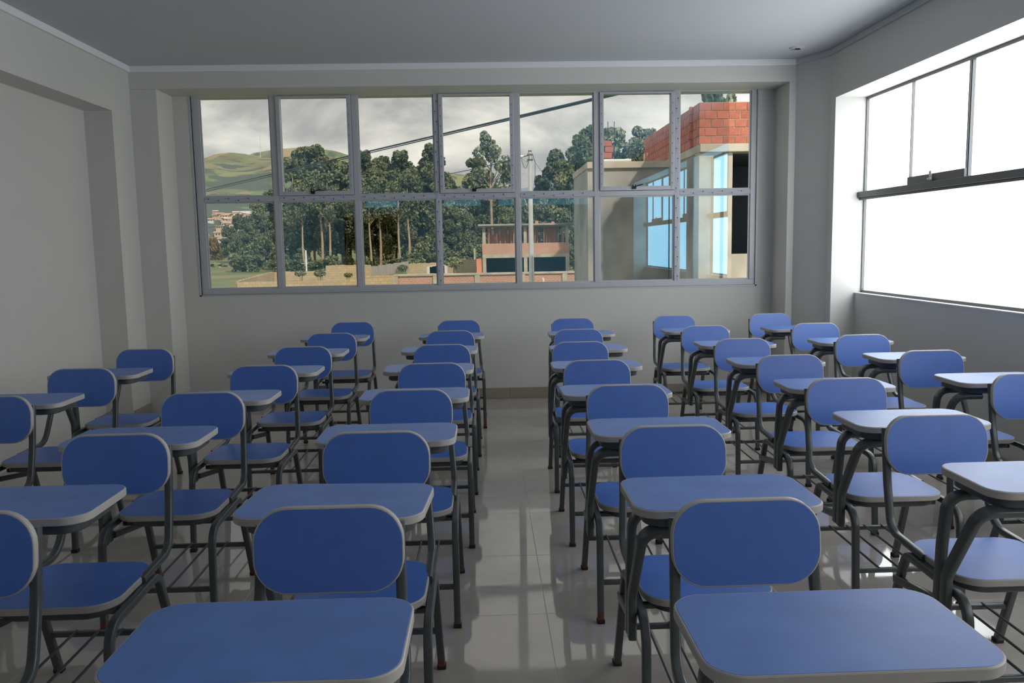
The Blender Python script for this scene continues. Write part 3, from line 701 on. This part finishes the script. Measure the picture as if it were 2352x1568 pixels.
for k, px, yt, Y in [('bb', 484, 560, 150), ('fa', 520, 520, 135), ('ba', 600, 540, 108), ('bb', 640, 560, 108), ('fb', 660, 480, 110), ('bb', 690, 570, 108), ('fc', 745, 470, 109), ('bb', 800, 585, 108), ('fa', 835, 480, 109), ('bb', 860, 580, 107), ('fb', 890, 470, 109),
                     ('ba', 965, 545, 105), ('ba', 990, 535, 104), ('fc', 1040, 480, 107), ('fa', 1070, 490, 106), ('bb', 1085, 560, 104), ('fb', 1165, 480, 108), ('fa', 1250, 460, 106), ('fc', 1310, 450, 105), ('bb', 1100, 545, 100), ('fa', 570, 500, 112), ('fc', 610, 500, 114), ('fb', 1000, 470, 108), ('fc', 690, 440, 111), ('fa', 790, 450, 111), ('fb', 930, 450, 110)]:
    tree(k, px, yt, Y, 'rounded leafy undergrowth tree below the wood, behind the @ window bay from left' if k[0] == 'b' else LF, G1, 'undergrowth_tree' if k[0] == 'b' else 'eucalyptus_tree')
for k, px, yt, Y in [('bb', 560, 575, 104), ('ba', 640, 585, 103), ('bb', 675, 588, 102), ('bb', 720, 590, 101), ('ba', 765, 588, 101), ('bb', 835, 592, 99), ('bb', 905, 585, 99), ('ba', 945, 580, 98), ('bb', 1020, 570, 98), ('ba', 1055, 575, 97), ('bb', 1180, 560, 98), ('bb', 1250, 560, 98), ('bb', 1310, 560, 96), ('bb', 1350, 555, 96)]:
    tree(k, px, yt, Y, 'low dark bush at the foot of the wood, behind the @ window bay from left', G1, 'undergrowth_tree', 1.5)
for k, px, yt, Y in [('tb', 732, 392, 104), ('tb', 752, 420, 103), ('tb', 822, 398, 103), ('tb', 846, 425, 102), ('tb', 868, 405, 104), ('tb', 912, 410, 102), ('tb', 934, 392, 103), ('tb', 1003, 420, 101), ('tb', 690, 425, 104)]:
    tree(k, px, yt, Y, 'eucalyptus with long pale bare trunk, behind the @ window bay from left', G1)
tree('br', 490, 548, 145, 'rusty-brown bushy tree at the far left edge of the view', None, 'bushy_tree')
tree('ta', 1122, 312, 108, 'tall eucalyptus with one tufted crown on a long bare trunk', None)
tree('fb', 1342, 540, 60, 'dark leafy young tree at the right end of the brick yard wall', None, 'young_tree', 1.0)
G2 = 'pale eucalyptus trees behind the concrete building'
for k, px, yt, Y in [('gb', 1405, 305, 70), ('ga', 1438, 330, 72), ('gb', 1478, 305, 68)]:
    tree(k, px, yt, Y, 'pale grey-green eucalyptus rising behind the roof slab of the concrete building', G2)
tree('fb', 1628, 212, 48, 'round-topped green tree rising above the red brick parapet', None, 'leafy_tree', .42)
tree('ga', 1588, 250, 52, 'grey-green tree just left of the round-topped one over the parapet', None, 'leafy_tree', .6)
tree('gb', 1674, 234, 46, 'narrow tree top over the right end of the brick parapet', None, 'leafy_tree', .55)
tree('ga', 1698, 250, 46, 'low green tree top at the window edge above the brick parapet', None, 'leafy_tree', .6)

# ---------------------------------------------------------------- yard walls
def wall_line(name, m, x0, y0, x1, y1, Y0, Yb, label, thick=.18, cat='wall'):
    A = at(x0, y0, Y0); Bp = at(x1, y1, Yb); L = math.hypot(Bp.x-A.x, Bp.y-A.y); ang = math.atan2(Bp.y-A.y, Bp.x-A.x)
    g = min(GZ(Y0), GZ(Yb))-.4; bm = bmesh.new()
    v = [bm.verts.new(p) for p in ((0, 0, g), (L, 0, g), (L, 0, Bp.z), (0, 0, A.z), (0, thick, g), (L, thick, g), (L, thick, Bp.z), (0, thick, A.z))]
    for q in ((0, 1, 2, 3), (5, 4, 7, 6), (3, 2, 6, 7), (1, 5, 6, 2), (4, 0, 3, 7), (0, 4, 5, 1)): bm.faces.new([v[k] for k in q])
    # staggered capping course so that the top reads as laid blocks
    n = int(L/.42)
    for k in range(n):
        z = A.z+(Bp.z-A.z)*(k+.5)/n
        if (k*7) % 5 != 0: box(bm, (k*.42+.01, -.004, z-.02), (k*.42+.40, thick+.004, z+.015+.03*((k*13) % 3 == 0)))
    o = obj(name, bm, m); o.location = (A.x, A.y, 0); o.rotation_euler = (0, 0, ang)
    return tag(o, label, cat)
wall_line('block_wall', 'tan_block', 544, 648, 908, 641, 60, 62, 'long low tan block wall in front of the stepped walls')
wall_line('block_wall', 'tan_block', 548, 646, 630, 624, 60.2, 78, 'tan block wall running back from the low wall, far left')
wall_line('block_wall', 'tan_block', 624, 625, 749, 622, 78, 79, 'tan block wall set back behind the low front wall')
wall_line('block_wall', 'tan_block', 748, 610, 852, 608, 76, 76.5, 'tall tan block wall section between two window mullions')
wall_line('block_wall', 'tan_block', 850, 634, 1012, 628, 70, 71, 'tan block wall behind the left end of the brick yard wall')
wall_line('block_wall', 'tan_block', 934, 606, 1042, 602, 88, 88, 'far tan block wall below the wood, right of the metal sheets')
wall_line('block_wall', 'tan_block', 1040, 598, 1110, 595, 84, 84, 'tan block wall joining the unfinished house on its left')
# brick yard wall with concrete posts
A = at(908, 630, 55); Z = A.z; Bx = at(1358, 622, 55).x; g = GZ(55)-.3
yw = tag(empty('yard_wall', (A.x, 55, 0)), 'red brick yard wall with concrete posts along the bottom of the view', 'wall')
obj('coping', B(((-.1, -.12, Z-.14), (Bx-A.x, .22, Z)), bev=.02), 'concrete_pale', yw)
px = 900; posts = [0]
for q in (1000, 1096, 1200, 1297): posts.append(at(q, 625, 55).x-A.x)
posts.append(Bx-A.x)
for q in posts: obj('post', B(((q-.17, -.10, g), (q+.17, .16, Z-.14))), 'concrete_pale', yw)
for a, b in zip(posts, posts[1:]): obj('brick_panel', B(((a+.17, 0, g), (b-.17, .12, Z-.14))), 'small_brick', yw)
# corrugated sheets
sh = tag(empty('sheet_metal_fence', at(852, 611, 80)), 'pale corrugated metal sheets leaning between the tan block walls', 'metal fence')
for k in range(5):
    bm = bmesh.new(); w = .72; rows = []
    for z in (-1.0, 0):
        rows.append([bm.verts.new((k*w+w*j/18, .03*(j % 2)+.08*k, z+k*.09)) for j in range(19)])
    for j in range(18): bm.faces.new((rows[0][j], rows[0][j+1], rows[1][j+1], rows[1][j]))
    bmesh.ops.solidify(bm, geom=bm.faces[:], thickness=.01)
    obj('metal_sheet', bm, 'roof_tin', sh)
for i, (x0, y0, n) in enumerate([(980, 611, 4)]):
    o = tag(empty('sheet_pile', at(x0, y0+4, 74)), 'grey sheets and crates stacked behind the brick yard wall', 'pile')
    for k in range(n): obj('sheet', B(((k*.55-.3*k, 0, -1.2), (k*.55+1.1-.3*k, .8, .1+.05*k)), bev=.02), 'roof_tin', o)
# grass tufts and shrubs by the walls
def shrub(px, py, Y, s, k, label, base=None):
    P = at(px, py, Y); bm = bmesh.new(); R = random.Random(int(px)); 
    leaves(bm, Vector((0, 0, s*.45)), s, s*.5, 260, s*.28, R)
    for _ in range(5): tube(bm, [(R.uniform(-.2, .2)*s, 0, -1.6), (R.uniform(-.5, .5)*s, R.uniform(-.3, .3)*s, s*.5)], s*.03, 4)
    o = obj('shrub', bm, k); o.location = P; return tag(o, label, 'shrub')
shrub(1042, 612, 68, .8, 'leaf_mid', 'green shrub behind the brick yard wall left of the unfinished house')
shrub(690, 634, 66, .45, 'leaf_mid', 'low weeds growing along the tan walls, left group')
shrub(735, 634, 66, .5, 'leaf_mid', 'low weeds growing along the tan walls, middle group')
shrub(800, 636, 66, .35, 'leaf_mid', 'small weed tuft on the tan wall by the mullion')
shrub(925, 620, 80, .5, 'leaf_mid', 'weeds in front of the pale metal sheets')
shrub(500, 640, 120, 2.2, 'leaf_mid', 'bright green bush at the lower left corner of the view')
# brown adobe huts at the far left behind the wall
for px, py, w, l in [(540, 628, 4.2, 'brown adobe hut behind the left end of the block walls'), (592, 626, 2.6, 'small brown adobe hut just right of the larger one')]:
    P = at(px, py, 128); o = tag(empty('adobe_hut', P), l, 'hut')
    obj('wall', B(((-w/2, 0, -2.2), (w/2, 3, .1))), 'brown_earth', o)
    bm = bmesh.new(); v = [bm.verts.new(p) for p in ((-w/2-.3, -.4, 0), (w/2+.3, -.4, 0), (w/2+.3, 3.3, 0), (-w/2-.3, 3.3, 0), (-w/2+.9, 1.5, 1.0), (w/2-.9, 1.5, 1.0))]
    for q in ((0, 1, 5, 4), (3, 4, 5, 2), (0, 4, 3), (1, 2, 5), (0, 3, 2, 1)): bm.faces.new([v[k] for k in q])
    obj('roof', bm, 'brown_earth', o)
for px, l in ((506, 'left of two small pink parasols at the far left'), (529, 'right of two small pink parasols at the far left')):
    P = at(px, 622, 118); o = tag(empty('parasol', P-Vector((0, 0, 1.2))), l, 'parasol')
    bm = bmesh.new(); bmesh.ops.create_cone(bm, cap_ends=True, segments=12, radius1=.85, radius2=.05, depth=.5, matrix=Matrix.Translation((0, 0, 1.6))); obj('canopy', bm, 'pink', o)
    bm = bmesh.new(); tube(bm, [(0, 0, -1.2), (0, 0, 1.5)], .05, 6); obj('pole', bm, 'white_paint', o)

# ---------------------------------------------------------------- unfinished house
HY = 75; a = at(1108, 587, HY); b = at(1308, 583, HY); HW = b.x-a.x
def hz(y): return at(1208, y, HY).z
hs = tag(empty('unfinished_house', (a.x, HY, 0)), 'two-storey unfinished brick house with propped roof slab beyond the yard wall', 'house')
zr, zp, zs1, zs0 = hz(515), hz(558), hz(583), hz(591); g = GZ(HY)-.4
obj('roof_slab', B(((-.35, -.5, zr-.09), (HW+.45, 5.6, zr+.06))), 'concrete', hs)
obj('floor_slab', B(((0, 0, zs0), (HW, 5.5, zs1))), 'concrete_pale', hs)
obj('parapet', B(((0, 0, zs1), (HW, .15, zp)), ((0, .15, zs1), (.15, 5.4, zp)), ((HW-.15, .15, zs1), (HW, 5.4, zp))), 'pink_brick', hs)
for k, x in enumerate((.02, HW*.475, HW-.34)):
    obj('column', B(((x, .02, g), (x+.32, .34, zs0))), 'concrete_pale', hs)
    obj('column', B(((x+.02, .16, zs1), (x+.30, .42, zr-.09))), 'concrete_pale', hs)
obj('back_wall', B(((.1, 5.2, g), (HW-.1, 5.4, zs0)), ((.0, .4, g), (.12, 5.2, zs0)), ((HW-.12, .4, g), (HW, 5.2, zs0)), ((HW*.6, 2.6, g), (HW*.72, 2.8, zs0))), 'dark_room', hs)
obj('brick_wall', B(((.5, 2.2, zs1), (HW*.44, 2.4, zr-.55)), ((HW*.52, 2.0, zs1), (HW*.66, 2.2, zr-.3)), ((HW*.72, 2.0, zs1), (HW*.88, 2.2, zr-.3))), 'orange_brick', hs)
obj('lintel', B(((.5, 2.15, zr-.5), (HW*.44, 2.4, zr-.3)), ((HW*.52, 1.95, zr-.29), (HW*.88, 2.2, zr-.12))), 'concrete_pale', hs)
rp = random.Random(3)
for k in range(30):
    x = .25+(HW-.5)*(k+.5)/30+rp.uniform(-.1, .1); y = rp.choice((.3, .6, 1.1, 1.6)); l = rp.uniform(-.18, .18)
    bm = bmesh.new(); tube(bm, [(x, y, zs1), (x+l, y+rp.uniform(-.1, .1), zr-.09)], rp.uniform(.03, .055), 6); obj('prop', bm, 'timber', hs)
for k in range(3): obj('joist', B(((-.3, .2+k*1.2, zr-.2), (HW+.3, .3+k*1.2, zr-.1))), 'timber', hs)
for x in (HW*.615, HW*.80): obj('brick_stub', B(((x, .4, zr+.06), (x+.28, .6, zr+.06+.16+.1*(x < HW*.7)))), 'orange_brick', hs)
for q, y0 in ((.075*HW*0-.2, 0),): obj('brick_stack', B(((-.55, .2, g), (-.05, .6, zs0-.05))), 'orange_brick', hs)
for x0 in (.9, 1.55, 2.35): obj('sheet_of_paper', B(((x0, 1.9, zr-.85), (x0+.2, 1.94, zr-.45))), 'white_paint', hs)

# ---------------------------------------------------------------- concrete building at the right with hollow-brick parapet
cb = tag(empty('concrete_building', (4.95, 19, 0)), 'raw concrete building with dark opening beyond the right window panes', 'building')
zsl = 3.44
gb = -4.0
obj('slab', B(((0, -.1, zsl), (6, 6.6, 3.62)), ((-2.19, 3.0, zsl-.05), (0, 6.6, 3.56)), bev=.015), 'concrete_pale', cb)
obj('wall', B(((-2.17, 3.1, gb), (.0, 3.3, zsl-.05)), ((-2.17, 3.3, gb), (-1.97, 6.5, zsl-.05)), ((.02, .35, gb), (.2, 6.5, zsl))), 'concrete', cb)
obj('column', B(((0, 0, gb), (.34, .4, zsl)), ((.58, 0, gb), (.78, .4, zsl)), bev=.015), 'concrete_pale', cb)
obj('wall', B(((.34, .1, gb), (.58, .3, zsl)), ((.78, .1, gb), (6, .3, 1.12))), 'concrete_pale', cb)
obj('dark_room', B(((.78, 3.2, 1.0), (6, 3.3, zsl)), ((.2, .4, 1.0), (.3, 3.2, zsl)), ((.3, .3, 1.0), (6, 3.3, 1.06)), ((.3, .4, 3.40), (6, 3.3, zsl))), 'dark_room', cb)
bm = bmesh.new(); tube(bm, [(-1.85, 3.15, 3.60), (-1.0, 3.15, 3.60)], .035, 8); obj('pipe', bm, 'white_paint', cb)
bm = bmesh.new(); tube(bm, [(-.62, 3.3, 3.56), (-.62, 3.3, 3.78)], .03, 6); tube(bm, [(-.54, 3.3, 3.56), (-.54, 3.3, 3.80)], .03, 6); obj('rebar_stub', bm, 'timber', cb)
# parapet bricks, one by one
bp = tag(empty('brick_parapet', (4.95, 19, 3.62)), 'red hollow-brick parapet on top of the raw concrete building', 'parapet')
obj('mortar_core', B(((.012, .012, 0), (3.4, .128, .935)), ((.012, .128, 0), (.128, 6.4, .935))), 'mortar', bp)
def bmesh_brick(w, d, h):
    bm = B(((0, 0, 0), (w, d, h)), bev=.006); me = bpy.data.meshes.new('brick'); bm.to_mesh(me); bm.free(); me.materials.append(M['red_brick']); return me
b1 = bmesh_brick(.254, .14, .168); b2 = bmesh_brick(.14, .254, .168); b3 = bmesh_brick(.118, .14, .168)
for r in range(5):
    z = .187*r+.006; off = .135*(r % 2)
    if r % 2: link('brick', b3, bp, (0, 0, z))
    for k in range(12): link('brick', b1, bp, (off+.274*k, random.uniform(-.004, .003), z))
    for k in range(23): link('brick', b2, bp, (random.uniform(-.004, .003), .146+(.135 if r % 2 == 0 else 0)+.274*k, z))
tb = tag(obj('brick_pier', B(*[((-.05-(.03 if k % 2 else 0), .62, k*.19), (.0, .74, k*.19+.175)) for k in range(5)]), 'red_brick', None, loc=(4.945, 19, 3.625)), 'thin toothed brick pier standing out of the parapet side', 'pier')
st = tag(empty('brick_stub_wall', (3.90, 26.5, 3.55)), 'short red brick stub wall with two steel bars left of the parapet', 'wall')
for r in range(6):
    for k in range(1): link('brick', b1, st, (.0+.274*k-.04*(r % 2), 0, .187*r))
for x in (.10, .30): 
    bm = bmesh.new(); tube(bm, [(x, .07, .0), (x, .07, 1.70)], .012, 5); obj('steel_bar', bm, 'cable', st)
obj('base', B(((-.6, -.3, -3), (1.2, .5, 0))), 'concrete', st)

# ---------------------------------------------------------------- poles and cables
P = at(1217, 349, 30); X0, Z0 = P.x, P.z
up_ = tag(empty('utility_pole', (X0, 30, 0)), 'tall round concrete utility pole with street lamp in front of the unfinished house', 'utility pole')
bm = bmesh.new(); bmesh.ops.create_cone(bm, cap_ends=True, segments=20, radius1=.125, radius2=.068, depth=Z0-GZ(30)+.3, matrix=Matrix.Translation((0, 0, (Z0+GZ(30)-.3)/2))); obj('pole', bm, 'galvanised', up_, .6)
bm = B(((-.10, -.09, Z0-.12), (.10, .09, Z0-.06)), ((-.10, -.09, Z0-.30), (.10, .09, Z0-.25)), ((-.06, -.06, Z0-.02), (.06, .06, Z0+.06)), bev=.01); obj('clamp', bm, 'dark_aluminium', up_)
bm = bmesh.new(); tube(bm, fillet([(-.06, 0, Z0-.35), (-.18, 0, Z0-.30), (-.30, -.02, Z0-.20)], .05), .018, 6)
obj('lamp_arm', bm, 'galvanised', up_)
bm = bmesh.new(); bmesh.ops.create_uvsphere(bm, u_segments=14, v_segments=8, radius=1, matrix=Matrix.Translation((-.36, -.02, Z0-.17)) @ Matrix.Rotation(-.25, 4, 'Y') @ Matrix.Diagonal((.15, .07, .055, 1))); obj('lamp_head', bm, 'white_paint', up_, 1)
bm = bmesh.new()
tube(bm, [Vector((-.02, -.09, Z0-.15))+Vector((-.30*t, 0, -.45*math.sin(PI*t)*.9-.05*t)) for t in [k/10 for k in range(11)]], .009, 5)
tube(bm, [(.10, -.05, Z0-.1), (.18, -.05, Z0-.35), (.17, -.05, Z0-.9), (.12, -.05, Z0-1.2)], .010, 5)
obj('wiring', bm, 'cable', up_)
def cable(name, pts, r, label, sag=0):
    V = [Vector(p) for p in pts]; Q = []
    for a, b in zip(V, V[1:]):
        for k in range(12): 
            t = k/12; q = a.lerp(b, t); q.z -= sag*4*t*(1-t); Q.append(q)
    Q.append(V[-1]); bm = bmesh.new(); tube(bm, Q, r, 6); return tag(obj(name, bm, 'cable', smooth=1), label, 'cable' if label else None)
A = at(440, 443, 46); C = at(1475, 200, 15); D = C+(C-A)*.35; A2 = A+(A-C)*.3
pc = tag(empty('power_cable', A), 'thick black twin power cable rising across the sky to the upper right', 'cable')
for dy, dz, rr in ((0, 0, .022), (.0, -.10, .014)):
    k = cable('strand', [A2-A+Vector((0, dy, dz)), Vector((0, dy, dz)), C-A+Vector((0, dy, dz*.3)), D-A+Vector((0, dy, dz*.1))], rr, None); k.parent = pc
cable('service_cable', [at(440, 530, 62), at(640, 486, 52), at(830, 441, 44), at(1010, 403, 36), Vector((X0-.05, 29.95, Z0-.12))], .015, 'thin cable running from far left to the utility pole', .05)
cable('guy_wire', [Vector((X0+.05, 30, Z0-.15)), at(1445, 700, 22)], .006, 'thin guy wire slanting down right from the utility pole')
P = at(702, 575, 100); o = tag(empty('lamp_post', (P.x, 100, 0)), 'small white lamp post in front of the wood, left part', 'lamp post')
bm = bmesh.new(); tube(bm, [(0, 0, GZ(100)-.2), (0, 0, P.z)], .11, 10); obj('pole', bm, 'white_paint', o, 1)
bm = bmesh.new(); tube(bm, [(0, 0, P.z-.1), (-.3, 0, P.z+.3), (-.5, 0, P.z+.4)], .03, 6); obj('arm', bm, 'galvanised', o)
bm = B(((-.6, -.03, GZ(100)+1.0), (.25, .03, GZ(100)+1.07)), ((-.14, -.04, -.2), (.14, .04, .25))); obj('bracket', bm, 'galvanised', o)
P = at(1090, 570, 95); o = tag(obj('short_post', B(((-.1, -.1, GZ(95)-.2), (.1, .1, P.z))), 'concrete_pale', loc=(P.x, 95, 0)), 'short pale post left of the unfinished house', 'post')
P = at(473, 600, 110); bm = bmesh.new(); tube(bm, [(0, 0, GZ(110)-.2), (0, 0, P.z)], .09, 8); tag(obj('thin_post', bm, 'concrete', loc=(P.x, 110, 0)), 'thin grey post beside the rusty tree at the left edge', 'post')
P = at(1248, 640, 50); bm = bmesh.new(); tube(bm, fillet([(0, 0, GZ(50)-.2), (0, 0, P.z-.05), (-.06, 0, P.z+.05)], .04), .06, 10); tag(obj('vent_pipe', bm, 'white_paint', loc=(P.x, 50, 0)), 'short white pipe standing in front of the brick yard wall', 'pipe')
